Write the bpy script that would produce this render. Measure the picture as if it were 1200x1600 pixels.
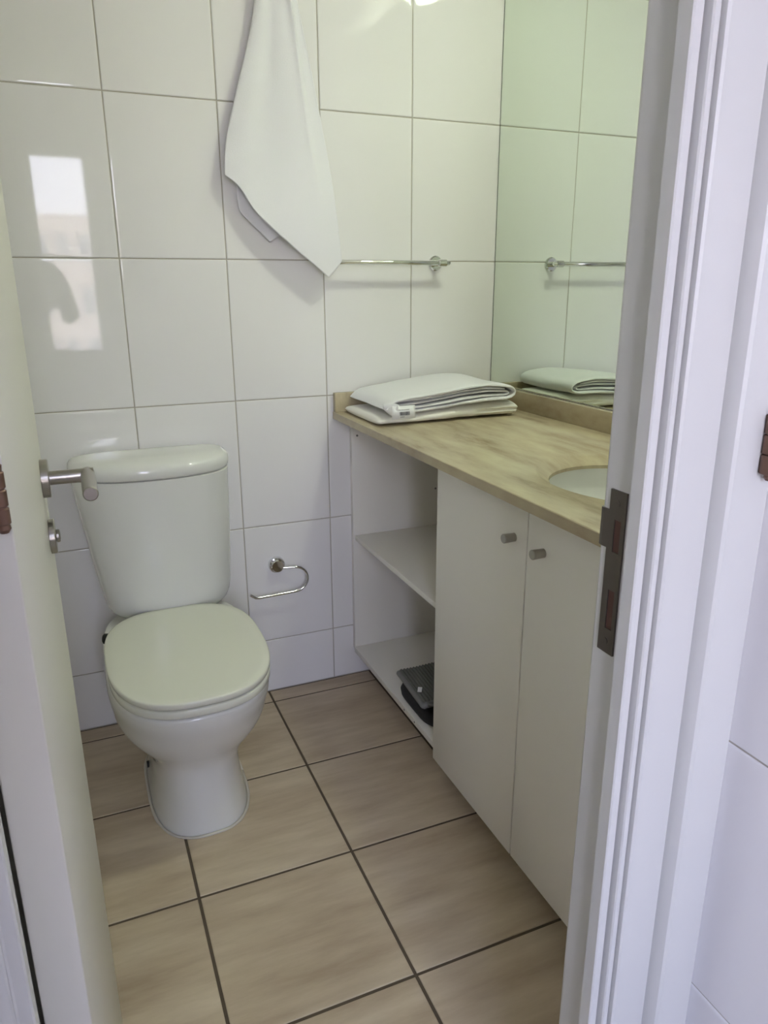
import bpy, bmesh, math, random
from mathutils import Vector, Matrix, noise
random.seed(7)
for o in list(bpy.data.objects): bpy.data.objects.remove(o)
scene = bpy.context.scene
C = scene.collection
R = math.radians

# ------------------------------------------------------------------ camera
CX, CY, CZ = -0.1544, -2.1519, 1.2922
cam = bpy.data.cameras.new('camera')
cam.sensor_fit = 'VERTICAL'; cam.sensor_height = 32.0; cam.sensor_width = 24.0
cam.lens = 1150.6 / 1600 * 32.0
cam.clip_start = 0.02; cam.clip_end = 500
co = bpy.data.objects.new('camera', cam); C.objects.link(co)
yaw, pitch, roll = 0.39823, -0.29872, -0.00412
fw = Vector((math.sin(yaw)*math.cos(pitch), math.cos(yaw)*math.cos(pitch), math.sin(pitch)))
rt = fw.cross(Vector((0, 0, 1))).normalized(); up = rt.cross(fw)
r2 = math.cos(roll)*rt + math.sin(roll)*up; u2 = -math.sin(roll)*rt + math.cos(roll)*up
co.matrix_world = Matrix(((r2.x, u2.x, -fw.x, CX), (r2.y, u2.y, -fw.y, CY), (r2.z, u2.z, -fw.z, CZ), (0, 0, 0, 1)))
scene.camera = co

# ------------------------------------------------------------------ light, world, exposure
EXPOSURE = 1.5
SKY = 7.6
LAMP = 33.0
world = bpy.data.worlds.new('sky'); scene.world = world; world.use_nodes = True
nt = world.node_tree; nt.nodes.clear()
wo = nt.nodes.new('ShaderNodeOutputWorld'); bg = nt.nodes.new('ShaderNodeBackground')
geo = nt.nodes.new('ShaderNodeTexCoord'); sp = nt.nodes.new('ShaderNodeSeparateXYZ')
rp = nt.nodes.new('ShaderNodeValToRGB')
nt.links.new(geo.outputs['Generated'], sp.inputs[0]); nt.links.new(sp.outputs['Z'], rp.inputs[0])
rp.color_ramp.elements[0].position = 0.0; rp.color_ramp.elements[0].color = (0.93, 0.86, 0.98, 1)
rp.color_ramp.elements[1].position = 0.5; rp.color_ramp.elements[1].color = (0.60, 0.66, 1.0, 1)
nt.links.new(rp.outputs[0], bg.inputs['Color']); bg.inputs['Strength'].default_value = SKY
nt.links.new(bg.outputs[0], wo.inputs['Surface'])

sun = bpy.data.lights.new('sun', 'SUN'); sun.energy = 6.0; sun.angle = R(0.5); sun.color = (1, 0.93, 0.84)
so = bpy.data.objects.new('sun', sun); C.objects.link(so); so.rotation_euler = (R(50), 0, R(160)); so.location = (0, 0, 12)

WIN = dict(x0=-0.78, x1=0.13, z0=0.80, z1=2.18, y=-3.75)
pt = bpy.data.lights.new('window_portal', 'AREA'); pt.shape = 'RECTANGLE'
pt.size = WIN['x1']-WIN['x0']; pt.size_y = WIN['z1']-WIN['z0']; pt.energy = 1.0
pt.cycles.is_portal = True
po = bpy.data.objects.new('window_portal', pt); C.objects.link(po)
po.location = ((WIN['x0']+WIN['x1'])/2, WIN['y']-0.10, (WIN['z0']+WIN['z1'])/2); po.rotation_euler = (R(90), 0, 0)

scene.view_settings.view_transform = 'Standard'; scene.view_settings.look = 'None'
scene.view_settings.gamma = 1.0; scene.view_settings.exposure = EXPOSURE
scene.view_settings.use_curve_mapping = False
try:
    scene.cycles.max_bounces = 14; scene.cycles.diffuse_bounces = 8; scene.cycles.glossy_bounces = 8
    scene.cycles.use_denoising = True; scene.cycles.caustics_reflective = True; scene.cycles.blur_glossy = 0.3; scene.cycles.caustics_refractive = False
    scene.cycles.sample_clamp_indirect = 8.0
except Exception: pass

# ------------------------------------------------------------------ materials
def mat(name, col, rough=0.5, metal=0.0, spec=0.5, coat=0.0):
    m = bpy.data.materials.new(name); m.use_nodes = True
    b = m.node_tree.nodes['Principled BSDF']
    b.inputs['Base Color'].default_value = (*col, 1); b.inputs['Roughness'].default_value = rough
    b.inputs['Metallic'].default_value = metal; b.inputs['Specular IOR Level'].default_value = spec
    if coat: b.inputs['Coat Weight'].default_value = coat; b.inputs['Coat Roughness'].default_value = 0.03
    return m
def nodes(m): return m.node_tree.nodes, m.node_tree.links, m.node_tree.nodes['Principled BSDF']
def add_bump(m, scale, strength, dist=0.001, detail=3, stretch=None):
    N, L, b = nodes(m)
    tc = N.new('ShaderNodeTexCoord'); mp = N.new('ShaderNodeMapping'); ns = N.new('ShaderNodeTexNoise'); bp = N.new('ShaderNodeBump')
    L.new(tc.outputs['Object'], mp.inputs[0]); L.new(mp.outputs[0], ns.inputs['Vector'])
    if stretch: mp.inputs['Scale'].default_value = stretch
    ns.inputs['Scale'].default_value = scale; ns.inputs['Detail'].default_value = detail
    bp.inputs['Strength'].default_value = strength; bp.inputs['Distance'].default_value = dist
    L.new(ns.outputs['Fac'], bp.inputs['Height']); L.new(bp.outputs[0], b.inputs['Normal'])
def add_mottle(m, c1, c2, scale, stretch=(1, 1, 1), detail=5, lo=0.3, hi=0.7, attr=None, rough=None):
    N, L, b = nodes(m)
    tc = N.new('ShaderNodeTexCoord'); mp = N.new('ShaderNodeMapping'); ns = N.new('ShaderNodeTexNoise'); cr = N.new('ShaderNodeValToRGB')
    mp.inputs['Scale'].default_value = stretch
    L.new(tc.outputs['Object'], mp.inputs[0])
    if attr:
        at = N.new('ShaderNodeAttribute'); at.attribute_name = attr
        ns.noise_dimensions = '4D'; L.new(at.outputs['Fac'], ns.inputs['W'])
    L.new(mp.outputs[0], ns.inputs['Vector'])
    ns.inputs['Scale'].default_value = scale; ns.inputs['Detail'].default_value = detail; ns.inputs['Roughness'].default_value = 0.6
    cr.color_ramp.elements[0].position = lo; cr.color_ramp.elements[0].color = (*c1, 1)
    cr.color_ramp.elements[1].position = hi; cr.color_ramp.elements[1].color = (*c2, 1)
    L.new(ns.outputs['Fac'], cr.inputs[0]); L.new(cr.outputs[0], b.inputs['Base Color'])
    return cr

M = {}
M['tile'] = mat('glazed_wall_tile', (0.80, 0.785, 0.79), 0.035, spec=0.34)
M['grout'] = mat('wall_grout', (0.43, 0.40, 0.35), 0.9)
M['floor_tile'] = mat('floor_tile', (0.33, 0.27, 0.2), 0.38, spec=0.35)
add_mottle(M['floor_tile'], (0.39, 0.30, 0.21), (0.62, 0.52, 0.385), 3.0, (1.0, 5.5, 1), 9, 0.30, 0.70, attr='tid')
M['floor_grout'] = mat('floor_grout', (0.10, 0.075, 0.05), 0.9)
M['paint'] = mat('white_ceiling_paint', (0.80, 0.79, 0.77), 0.8)
M['frame_paint'] = mat('white_gloss_door_frame', (0.585, 0.58, 0.565), 0.42)
add_bump(M['frame_paint'], 30, 0.15, 0.0008)
M['leaf_paint'] = mat('off_white_door_paint', (0.66, 0.64, 0.58), 0.40)
add_bump(M['leaf_paint'], 14, 0.15, 0.001)
M['ceramic'] = mat('white_ceramic', (0.73, 0.73, 0.71), 0.06, spec=0.55)
M['plastic'] = mat('toilet_seat_plastic', (0.70, 0.70, 0.62), 0.16)
M['laminate'] = mat('white_laminate', (0.80, 0.775, 0.735), 0.38)
M['laminate_edge'] = mat('laminate_edge', (0.74, 0.72, 0.69), 0.45)
M['stone'] = mat('beige_travertine', (0.5, 0.42, 0.28), 0.22, spec=0.45)
cr = add_mottle(M['stone'], (0.25, 0.18, 0.105), (0.52, 0.45, 0.30), 4.0, (4.0, 1.0, 2.0), 9, 0.24, 0.64)
e = cr.color_ramp.elements.new(0.45); e.color = (0.43, 0.36, 0.245, 1)
M['chrome'] = mat('chrome', (0.78, 0.78, 0.78), 0.07, 1.0)
M['nickel'] = mat('brushed_nickel', (0.40, 0.38, 0.35), 0.28, 1.0)
M['bronze'] = mat('dark_steel_strike', (0.15, 0.13, 0.12), 0.42, 0.85)
M['hinge'] = mat('brown_metal_hinge', (0.17, 0.10, 0.07), 0.45, 0.6)
M['black'] = mat('black_recess', (0.012, 0.011, 0.01), 0.6)
M['hole'] = mat('bolt_recess', (0.09, 0.04, 0.03), 0.6)
M['mirror'] = mat('mirror_glass', (0.80, 0.865, 0.79), 0.006, 1.0)
M['mirror_edge'] = mat('mirror_edge', (0.05, 0.09, 0.07), 0.2)
def fabric(name, col, sc=700):
    m = mat(name, col, 0.95, spec=0.1); b = m.node_tree.nodes['Principled BSDF']
    b.inputs['Sheen Weight'].default_value = 0.25
    add_bump(m, sc, 0.55, 0.0015, 2); return m
M['towel'] = fabric('white_terry', (0.80, 0.795, 0.83))
M['towel2'] = fabric('cream_terry', (0.84, 0.82, 0.77), 500)
M['tag'] = mat('white_paper_tag', (0.82, 0.82, 0.85), 0.5)
M['ink'] = mat('black_ink', (0.05, 0.05, 0.06), 0.6)
M['seal'] = mat('white_sealant', (0.58, 0.54, 0.48), 0.5)
M['mat'] = mat('grey_ribbed_rubber', (0.12, 0.122, 0.11), 0.75)
M['bag'] = mat('black_cloth', (0.012, 0.011, 0.012), 0.8)
M['binding'] = mat('grey_binding', (0.20, 0.20, 0.195), 0.6)
M['wall_plaster'] = mat('white_plaster', (0.72, 0.71, 0.70), 0.85)
M['bed'] = mat('outer_floor', (0.40, 0.35, 0.29), 0.5)
m = bpy.data.materials.new('lamp_diffuser'); m.use_nodes = True
b = m.node_tree.nodes['Principled BSDF']; b.inputs['Emission Color'].default_value = (0.93, 1.0, 0.78, 1); b.inputs['Emission Strength'].default_value = LAMP
b.inputs['Base Color'].default_value = (0.8, 0.8, 0.8, 1)
M['lamp'] = m
m = bpy.data.materials.new('window_pane'); m.use_nodes = True
N = m.node_tree.nodes; L = m.node_tree.links; N.clear()
o_ = N.new('ShaderNodeOutputMaterial'); mx = N.new('ShaderNodeMixShader'); tr = N.new('ShaderNodeBsdfTransparent'); gl = N.new('ShaderNodeBsdfGlossy'); fr = N.new('ShaderNodeFresnel')
gl.inputs['Roughness'].default_value = 0.0; tr.inputs['Color'].default_value = (0.95, 0.97, 0.96, 1)
fr.inputs['IOR'].default_value = 1.3
L.new(fr.outputs[0], mx.inputs[0]); L.new(tr.outputs[0], mx.inputs[1]); L.new(gl.outputs[0], mx.inputs[2]); L.new(mx.outputs[0], o_.inputs['Surface'])
M['glass'] = m
M['facade'] = mat('cream_facade', (0.62, 0.52, 0.45), 0.9)
M['facade2'] = mat('pink_facade', (0.58, 0.42, 0.38), 0.9)
M['facade3'] = mat('white_facade', (0.70, 0.66, 0.62), 0.9)
M['win_dark'] = mat('building_window', (0.30, 0.29, 0.30), 0.3)

# ------------------------------------------------------------------ mesh helpers
def link(name, bm, mats, parent=None, smooth=False, normals=True):
    if normals: bmesh.ops.recalc_face_normals(bm, faces=bm.faces)
    me = bpy.data.meshes.new(name); bm.to_mesh(me); bm.free()
    if not isinstance(mats, (list, tuple)): mats = [mats]
    for mm in mats: me.materials.append(mm)
    if smooth:
        for p in me.polygons: p.use_smooth = True
    o = bpy.data.objects.new(name, me); C.objects.link(o)
    if parent:
        o.parent = parent
        o.matrix_parent_inverse = Matrix.Translation(-Vector(parent.location))
    return o
def angle_smooth(o, deg=35):
    me = o.data
    for p in me.polygons: p.use_smooth = True
    bm = bmesh.new(); bm.from_mesh(me)
    for e in bm.edges:
        if len(e.link_faces) == 2 and e.calc_face_angle(0) > R(deg): e.smooth = False
    bm.to_mesh(me); bm.free(); return o
def empty(name, loc, label=None, cat=None, group=None, kind=None):
    o = bpy.data.objects.new(name, None); o.location = loc; o.empty_display_size = 0.05; C.objects.link(o)
    tag(o, label, cat, group, kind); return o
def tag(o, label=None, cat=None, group=None, kind=None):
    if label: o['label'] = label
    if cat: o['category'] = cat
    if group: o['group'] = group
    if kind: o['kind'] = kind
    return o
def box(bm, x0, x1, y0, y1, z0, z1, mi=0, bev=0):
    vs = [bm.verts.new((x, y, z)) for x in (x0, x1) for y in (y0, y1) for z in (z0, z1)]
    fs = [bm.faces.new([vs[i] for i in f]) for f in ((0, 1, 3, 2), (4, 6, 7, 5), (0, 4, 5, 1), (2, 3, 7, 6), (0, 2, 6, 4), (1, 5, 7, 3))]
    for f in fs: f.material_index = mi
    if bev:
        es = list({e for f in fs for e in f.edges})
        bmesh.ops.bevel(bm, geom=es, offset=bev, segments=2, profile=0.5, affect='EDGES')
    return bm
def new_box(name, dims, m, parent=None, bev=0):
    bm = bmesh.new(); box(bm, *dims, 0, bev); o = link(name, bm, m, parent)
    return angle_smooth(o, 50) if bev else o
def tube(bm, pts, rad, n=14, mi=0, cap=True):
    pts = [Vector(p) for p in pts]; rings = []
    prev = None
    for i, p in enumerate(pts):
        if i == 0: t = pts[1]-pts[0]
        elif i == len(pts)-1: t = pts[-1]-pts[-2]
        else: t = (pts[i+1]-pts[i]).normalized() + (pts[i]-pts[i-1]).normalized()
        t.normalize()
        if prev is None:
            a = Vector((0, 0, 1)) if abs(t.z) < 0.9 else Vector((1, 0, 0)); u = t.cross(a).normalized()
        else: u = (prev - t*prev.dot(t)).normalized()
        prev = u; v = t.cross(u); r = rad[i] if isinstance(rad, (list, tuple)) else rad
        rings.append([bm.verts.new(p + r*(math.cos(2*math.pi*k/n)*u + math.sin(2*math.pi*k/n)*v)) for k in range(n)])
    for a, b in zip(rings, rings[1:]):
        for k in range(n):
            f = bm.faces.new((a[k], a[(k+1) % n], b[(k+1) % n], b[k])); f.material_index = mi
    if cap:
        f = bm.faces.new(rings[0][::-1]); f.material_index = mi
        f = bm.faces.new(rings[-1]); f.material_index = mi
    return bm
def cyl(bm, a, b, r, n=28, bev=0.0, mi=0):
    a = Vector(a); b = Vector(b); d = (b-a).normalized()
    if bev: return tube(bm, [a, a+d*1e-5, a+d*bev, b-d*bev, b-d*1e-5, b], [r-bev, r-bev+1e-5, r, r, r-bev+1e-5, r-bev], n, mi)
    return tube(bm, [a, b], r, n, mi)
def loft(bm, rings, cap0=True, cap1=True):
    vr = [[bm.verts.new(p) for p in r] for r in rings]; n = len(vr[0])
    for a, b in zip(vr, vr[1:]):
        for k in range(n): bm.faces.new((a[k], a[(k+1) % n], b[(k+1) % n], b[k]))
    if cap0: bm.faces.new(vr[0][::-1])
    if cap1: bm.faces.new(vr[-1])
    return vr
def prism(bm, poly, z0, z1, mi=0):           # polygon in xy extruded in z
    a = [bm.verts.new((x, y, z0)) for x, y in poly]; b_ = [bm.verts.new((x, y, z1)) for x, y in poly]; n = len(poly)
    for k in range(n): bm.faces.new((a[k], a[(k+1) % n], b_[(k+1) % n], b_[k])).material_index = mi
    bm.faces.new(a[::-1]).material_index = mi; bm.faces.new(b_).material_index = mi

def tiles(bm, O, U, V, Nn, us, vs, gap, r, jit=0.0, mi=0, attr=None, thick=0.004):
    """individually bevelled tiles on the plane O + u U + v V, surface towards Nn"""
    O, U, V, Nn = map(Vector, (O, U, V, Nn)); g = gap/2
    prof = [(0, -thick), (0, -r), (0.12*r, -0.62*r), (0.38*r, -0.26*r), (r, -0.09*r), (r+0.0025, -0.02*r), (r+0.006, 0)]
    lay = bm.verts.layers.float.get(attr) or bm.verts.layers.float.new(attr) if attr else None
    for i in range(len(us)-1):
        for j in range(len(vs)-1):
            u0, u1, v0, v1 = us[i]+g, us[i+1]-g, vs[j]+g, vs[j+1]-g
            if u1-u0 < 3*r or v1-v0 < 3*r: continue
            t = random.random()*9; ju, jv = random.uniform(-jit, jit), random.uniform(-jit, jit); jo = random.uniform(-jit, jit)*0.05
            rings = []
            for ins, h in prof:
                ring = []
                for (u, v) in ((u0+ins, v0+ins), (u1-ins, v0+ins), (u1-ins, v1-ins), (u0+ins, v1-ins)):
                    dh = ju*(u-(u0+u1)/2) + jv*(v-(v0+v1)/2) + jo
                    vv = bm.verts.new(O + U*u + V*v + Nn*(h+dh))
                    if lay: vv[lay] = t
                    ring.append(vv)
                rings.append(ring)
            for a, b_ in zip(rings, rings[1:]):
                for k in range(4):
                    f = bm.faces.new((a[k], a[(k+1) % 4], b_[(k+1) % 4], b_[k])); f.material_index = mi
            f = bm.faces.new(rings[-1]); f.material_index = mi

# ------------------------------------------------------------------ room constants
TW, TH = 0.2817, 0.3926
ZR = [0.0, 0.1846] + [0.1846+TH*k for k in range(1, 6)] + [2.45]
XL, XR = -0.46, 1.142            # bathroom side walls
YF = -1.577                      # bathroom face of the door wall
YO = -1.632                      # outer face of the door wall
XO = 0.4856                      # tiled side wall of the outer room
XOL = -1.55
YB = -3.75                       # window wall
ZC = 2.45
G = 0.0015                       # tile face sits this much proud of grout

def tile_wall(name, O, U, V, Nn, us, vs, back, jit=0.0012, gap=0.0028):
    bm = bmesh.new(); tiles(bm, O, U, V, Nn, us, vs, gap, 0.0022, jit, 0)
    box(bm, *back, 1)
    o = link(name, bm, [M['tile'], M['grout']]); tag(o, kind='structure'); return o

xs = [XL] + [TW*k for k in range(-1, 4)] + [XR]
tile_wall('wall_back', (0, 0, 0), (1, 0, 0), (0, 0, 1), (0, -1, 0), xs, ZR, (XL-0.1, XR+0.1, 0.0022, 0.12, -0.05, ZC+0.05))
ysl = [YF] + [-TW*k for k in range(5, 0, -1)] + [-0.003]
tile_wall('wall_left', (XL, 0, 0), (0, 1, 0), (0, 0, 1), (1, 0, 0), ysl, ZR, (XL-0.1, XL-0.0022, YF, 0.0022, -0.05, ZC+0.05))
tile_wall('wall_right', (XR, 0, 0), (0, 1, 0), (0, 0, 1), (-1, 0, 0), ysl, ZR, (XR+0.0022, XR+0.1, YF, 0.0022, -0.05, ZC+0.05))
# tiled side wall of the outer room
zo = [0.0, 0.079, 0.437, 0.795, 1.153, 1.511, 1.869, 2.227, ZC]
tile_wall('wall_outer_right', (XO, 0, 0), (0, 1, 0), (0, 0, 1), (-1, 0, 0), [YB, -3.3, -2.75, -2.2, YO-0.002], zo, (XO+0.0022, XO+0.10, YB, YO, -0.05, ZC+0.05), gap=0.0025)
# other outer walls
w = new_box('wall_outer_left', (XOL-0.1, XOL, YB, YO, 0, ZC), M['wall_plaster']); tag(w, kind='structure')
bm = bmesh.new()
for d in ((XOL-0.1, WIN['x0'], YB-0.15, YB, 0, ZC), (WIN['x1'], XO+0.1, YB-0.15, YB, 0, ZC), (WIN['x0'], WIN['x1'], YB-0.15, YB, 0, WIN['z0']), (WIN['x0'], WIN['x1'], YB-0.15, YB, WIN['z1'], ZC)): box(bm, *d)
tag(link('wall_outer_back', bm, M['wall_plaster']), kind='structure')
# wall holding the doorway
DL, DR = CX-0.105, 0.340         # rough opening
bm = bmesh.new()
for d in ((XOL-0.1, DL-0.001, YO, YF, 0, ZC), (DR+0.001, XR+0.1, YO, YF, 0, ZC), (DL-0.001, DR+0.001, YO, YF, 2.13, ZC)): box(bm, *d)
tag(link('wall_front', bm, M['wall_plaster']), kind='structure')
tag(new_box('ceiling', (XOL-0.1, XR+0.1, YB-0.15, 0.12, ZC, ZC+0.1), M['paint']), kind='structure')
# floor
FX = 0.3318; FY = -0.0686; FS = 0.36
bm = bmesh.new()
fxs = [XL] + [FX+FS*k for k in range(-2, 3) if XL < FX+FS*k < XR] + [XR]
fys = [YF-0.055] + sorted([FY-FS*k for k in range(0, 5) if FY-FS*k > YF]) + [0.0]
tiles(bm, (0, 0, 0), (1, 0, 0), (0, 1, 0), (0, 0, 1), fxs, fys, 0.0065, 0.0022, 0.0008, 0, 'tid')
box(bm, XL-0.1, XR+0.1, YO, 0.12, -0.1, -0.0022, 1)
tag(link('floor', bm, [M['floor_tile'], M['floor_grout']]), kind='structure')
tag(new_box('floor_outer', (XOL-0.1, XO+0.1, YB-0.15, YO, -0.1, 0.0), M['bed']), kind='structure')

# ------------------------------------------------------------------ outer window (seen mirrored in the glazed tiles)
w1 = empty('window_1', ((WIN['x0']+WIN['x1'])/2, YB, WIN['z0']), kind='structure')
bm = bmesh.new(); x0, x1, z0, z1 = WIN['x0'], WIN['x1'], WIN['z0'], WIN['z1']; t = 0.04
xm = (x0+x1)/2
for d in ((x0, x0+t, z0, z1), (x1-t, x1, z0, z1), (x0+t, x1-t, z0, z0+t), (x0+t, x1-t, z1-t, z1), (xm-t*0.5, xm+t*0.5, z0+t, z1-t)):
    box(bm, d[0], d[1], YB-0.09, YB-0.04, d[2], d[3])
link('window_frame', bm, M['frame_paint'], w1)
bm = bmesh.new(); box(bm, x0+t, xm-t*0.5, YB-0.067, YB-0.063, z0+t, z1-t); box(bm, xm+t*0.5, x1-t, YB-0.067, YB-0.063, z0+t, z1-t)
link('pane', bm, M['glass'], w1)

# ------------------------------------------------------------------ door frame
def P(pts): return [(CX+a, CY+b_) for a, b_ in pts]
prof_r = P([(0.50, 0.577), (0.487, 0.577), (0.485, 0.573), (0.485, 0.527), (0.473, 0.525), (0.473, 0.5095), (0.4745, 0.508), (0.4825, 0.508),
            (0.4840, 0.5095), (0.4842, 0.514), (0.4868, 0.514), (0.4872, 0.5035), (0.4885, 0.5018), (0.4935, 0.5018), (0.4950, 0.5030), (0.4953, 0.5075), (0.4972, 0.5075), (0.4980, 0.4995), (0.5005, 0.4978), (0.543, 0.4978), (0.5455, 0.4985), (0.5465, 0.5030),
            (0.5500, 0.5030), (0.5525, 0.4920), (0.5545, 0.4875), (0.558, 0.4855), (0.600, 0.4855), (0.606, 0.487), (0.610, 0.491), (0.612, 0.497), (0.612, 0.5195), (0.50, 0.5195)])
fr_ = empty('trim_1', (CX+0.5, CY+0.52, 0), kind='structure')
bm = bmesh.new(); prism(bm, prof_r, 0.0, 2.12); o = link('right_jamb', bm, M['frame_paint'], fr_); angle_smooth(o, 25)
prof_l = P([(-0.104, 0.577), (-0.104, 0.645), (-0.097, 0.645), (-0.097, 0.573), (-0.097, 0.527), (-0.085, 0.525), (-0.085, 0.5095), (-0.0865, 0.508), (-0.0955, 0.508),
            (-0.097, 0.5065), (-0.097, 0.503), (-0.0985, 0.5015), (-0.106, 0.5015), (-0.1085, 0.4985), (-0.112, 0.4975), (-0.156, 0.4975), (-0.1595, 0.4925),
            (-0.1645, 0.488), (-0.17, 0.4855), (-0.212, 0.4855), (-0.222, 0.491), (-0.224, 0.497), (-0.224, 0.5195), (-0.112, 0.5195)])
bm = bmesh.new(); prism(bm, prof_l, 0.0, 2.12); o = link('left_jamb', bm, M['frame_paint'], fr_); angle_smooth(o, 25)
bm = bmesh.new(); box(bm, CX-0.097, CX+0.485, YO-0.002, YF, 2.10, 2.128); box(bm, CX-0.085, CX+0.473, YO-0.013, CY+0.525, 2.085, 2.10); box(bm, CX-0.224, CX+0.612, CY+0.4855, CY+0.5195, 2.12, 2.22)
link('head_jamb', bm, M['frame_paint'], fr_)
# strike plate on the rebate: plate lies on the jamb face, lip folds round the bathroom edge
xj = CX+0.485
def ply(pts, x0, x1):
    bm = bmesh.new(); a = [bm.verts.new((x0, y, z)) for y, z in pts]; b_ = [bm.verts.new((x1, y, z)) for y, z in pts]; n = len(pts)
    for k in range(n): bm.faces.new((a[k], a[(k+1) % n], b_[(k+1) % n], b_[k]))
    return bm, a, b_
sp_ = empty('strike_plate', (xj, CY+0.555, 1.04)); sp_.parent = fr_; sp_.matrix_parent_inverse = Matrix.Translation(-Vector(fr_.location))
def plate_with_holes(name, ys, zs, holes, x0, x1, m, parent):
    bm = bmesh.new()
    for i in range(len(ys)-1):
        for j in range(len(zs)-1):
            if (i, j) in holes: continue
            box(bm, x0, x1, ys[i], ys[i+1], zs[j], zs[j+1])
    bmesh.ops.remove_doubles(bm, verts=bm.verts, dist=1e-6)
    fs = [f for f in bm.faces if any(g is not f and len(g.verts) == 4 and set(g.verts) == set(f.verts) for e in f.edges for g in e.link_faces)]
    return link(name, bm, m, parent)
yp0, yp1 = CY+0.5405, CY+0.5640
zb_, zt_ = 0.923, 1.098
plate_with_holes('plate', [yp0, yp0+0.005, yp0+0.0145, yp1], [zb_, 0.950, 0.993, 1.034, 1.068, zt_], {(1, 1), (1, 3)}, xj-0.0022, xj+0.0005, M['bronze'], sp_)
for za, zb2 in ((0.950, 0.993), (1.034, 1.068)): new_box('bolt_hole', (xj-0.0010, xj+0.0002, yp0+0.005, yp0+0.0145, za, zb2), M['hole'], sp_)
bm = bmesh.new()
pts = [(xj-0.0022, yp1), (xj-0.0022, CY+0.572), (xj-0.0012, CY+0.5765), (xj+0.0015, CY+0.5795), (xj+0.0030, CY+0.5785), (xj+0.0004, CY+0.5755), (xj, CY+0.572), (xj, yp1)]
prism(bm, pts, 1.036, 1.076); link('lip', bm, M['bronze'], sp_)
for z in (0.936, 1.085):
    bm = bmesh.new(); cyl(bm, (xj-0.0028, yp0+0.012, z), (xj-0.002, yp0+0.012, z), 0.0035, 16)
    link('screw', bm, M['bronze'], sp_)
def hinge(name, x, y, z0, z1, parent, r=0.0075):
    bm = bmesh.new(); n = 3; h = (z1-z0)/n
    for k in range(n): cyl(bm, (x, y, z0+k*h+0.0005), (x, y, z0+(k+1)*h-0.0005), r, 18, 0.0008)
    tube(bm, [(x, y, z0-0.006), (x, y, z0-0.003), (x, y, z0), (x, y, z1), (x, y, z1+0.004), (x, y, z1+0.007)], [0.003, 0.005, 0.0045, 0.0045, 0.005, 0.002], 14)
    o = link(name, bm, M['hinge'], parent); return angle_smooth(o)
h_ = hinge('hinge', CX+0.594, CY+0.478, 1.121, 1.178, fr_, 0.0095)

# ------------------------------------------------------------------ door leaf, opened into the bathroom
lx1, lx0, ly0, ly1 = -0.2065, -0.2445, -1.574, -1.022
door = empty('door_1', (lx0, ly0, 0.006), kind='structure')
o = new_box('leaf', (lx0, lx1, ly0, ly1, 0.006, 2.08), M['leaf_paint'], door, 0.0015)
for z in (0.25, 1.148, 1.85): hinge('hinge', lx1-0.005, ly0-0.006, z-0.020, z+0.020, door, 0.0055)
hy, hz = -1.088, 1.045
for sgn, xf in ((1, lx1), (-1, lx0)):
    hd = empty('door_handle', (xf, hy, hz)); hd.parent = door; hd.matrix_parent_inverse = Matrix.Translation(-Vector(door.location))
    s = sgn
    bm = bmesh.new(); cyl(bm, (xf-0.0005*s, hy, hz), (xf+0.010*s, hy, hz), 0.026, 40, 0.001)
    cyl(bm, (xf-0.0005*s, hy, hz-0.082), (xf+0.008*s, hy, hz-0.082), 0.024, 40, 0.001)
    angle_smooth(link('rosette', bm, M['nickel'], hd))
    ext = 0.058 if s > 0 else 0.045
    bm = bmesh.new(); cyl(bm, (xf+0.009*s, hy, hz), (xf+(ext+0.008)*s, hy, hz), 0.0095, 28)
    cyl(bm, (xf+ext*s, hy+0.0095, hz), (xf+ext*s, hy-0.108, hz), 0.0095, 28, 0.0015)
    angle_smooth(link('lever', bm, M['nickel'], hd))
    bm = bmesh.new(); cyl(bm, (xf+0.008*s, hy, hz-0.082), (xf+0.013*s, hy, hz-0.082), 0.009, 24, 0.001)
    box(bm, xf+0.0131*s-0.0005, xf+0.0131*s+0.0005, hy-0.0015, hy+0.0015, hz-0.087, hz-0.077)
    link('lock_cylinder', bm, M['nickel'], hd)
bm = bmesh.new(); box(bm, -0.236, -0.215, ly1-0.0005, ly1+0.0015, 0.93, 1.11); box(bm, -0.232, -0.219, ly1, ly1+0.010, 1.035, 1.055)
link('latch', bm, M['nickel'], door)

# ------------------------------------------------------------------ toilet
TX = 0.032
toilet = empty('toilet', (TX, -0.36, 0), 'white ceramic close-coupled toilet with closed lid against the tiled wall', 'toilet')
def egg(cx, yb, yf, w, z, nf=2.4, nb=3.5, frac=0.45, N=64):
    """outline: yb back edge, yf front edge (yf<yb), widest at frac from the back"""
    yc = yb + (yf-yb)*frac; out = []
    for k in range(N):
        t = 2*math.pi*k/N; c, s = math.cos(t), math.sin(t)
        n = nf if s < 0 else nb; L_ = (yc-yf) if s < 0 else (yb-yc)
        out.append((cx + w*math.copysign(abs(c)**(2/n), c), yc + L_*math.copysign(abs(s)**(2/n), s), z))
    return out
def interp(tab, z):
    for a, b_ in zip(tab, tab[1:]):
        if a[0] <= z <= b_[0]:
            t = (z-a[0])/(b_[0]-a[0]) if b_[0] > a[0] else 0
            return [a[i]+(b_[i]-a[i])*t for i in range(len(a))]
    return list(tab[-1])
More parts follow.
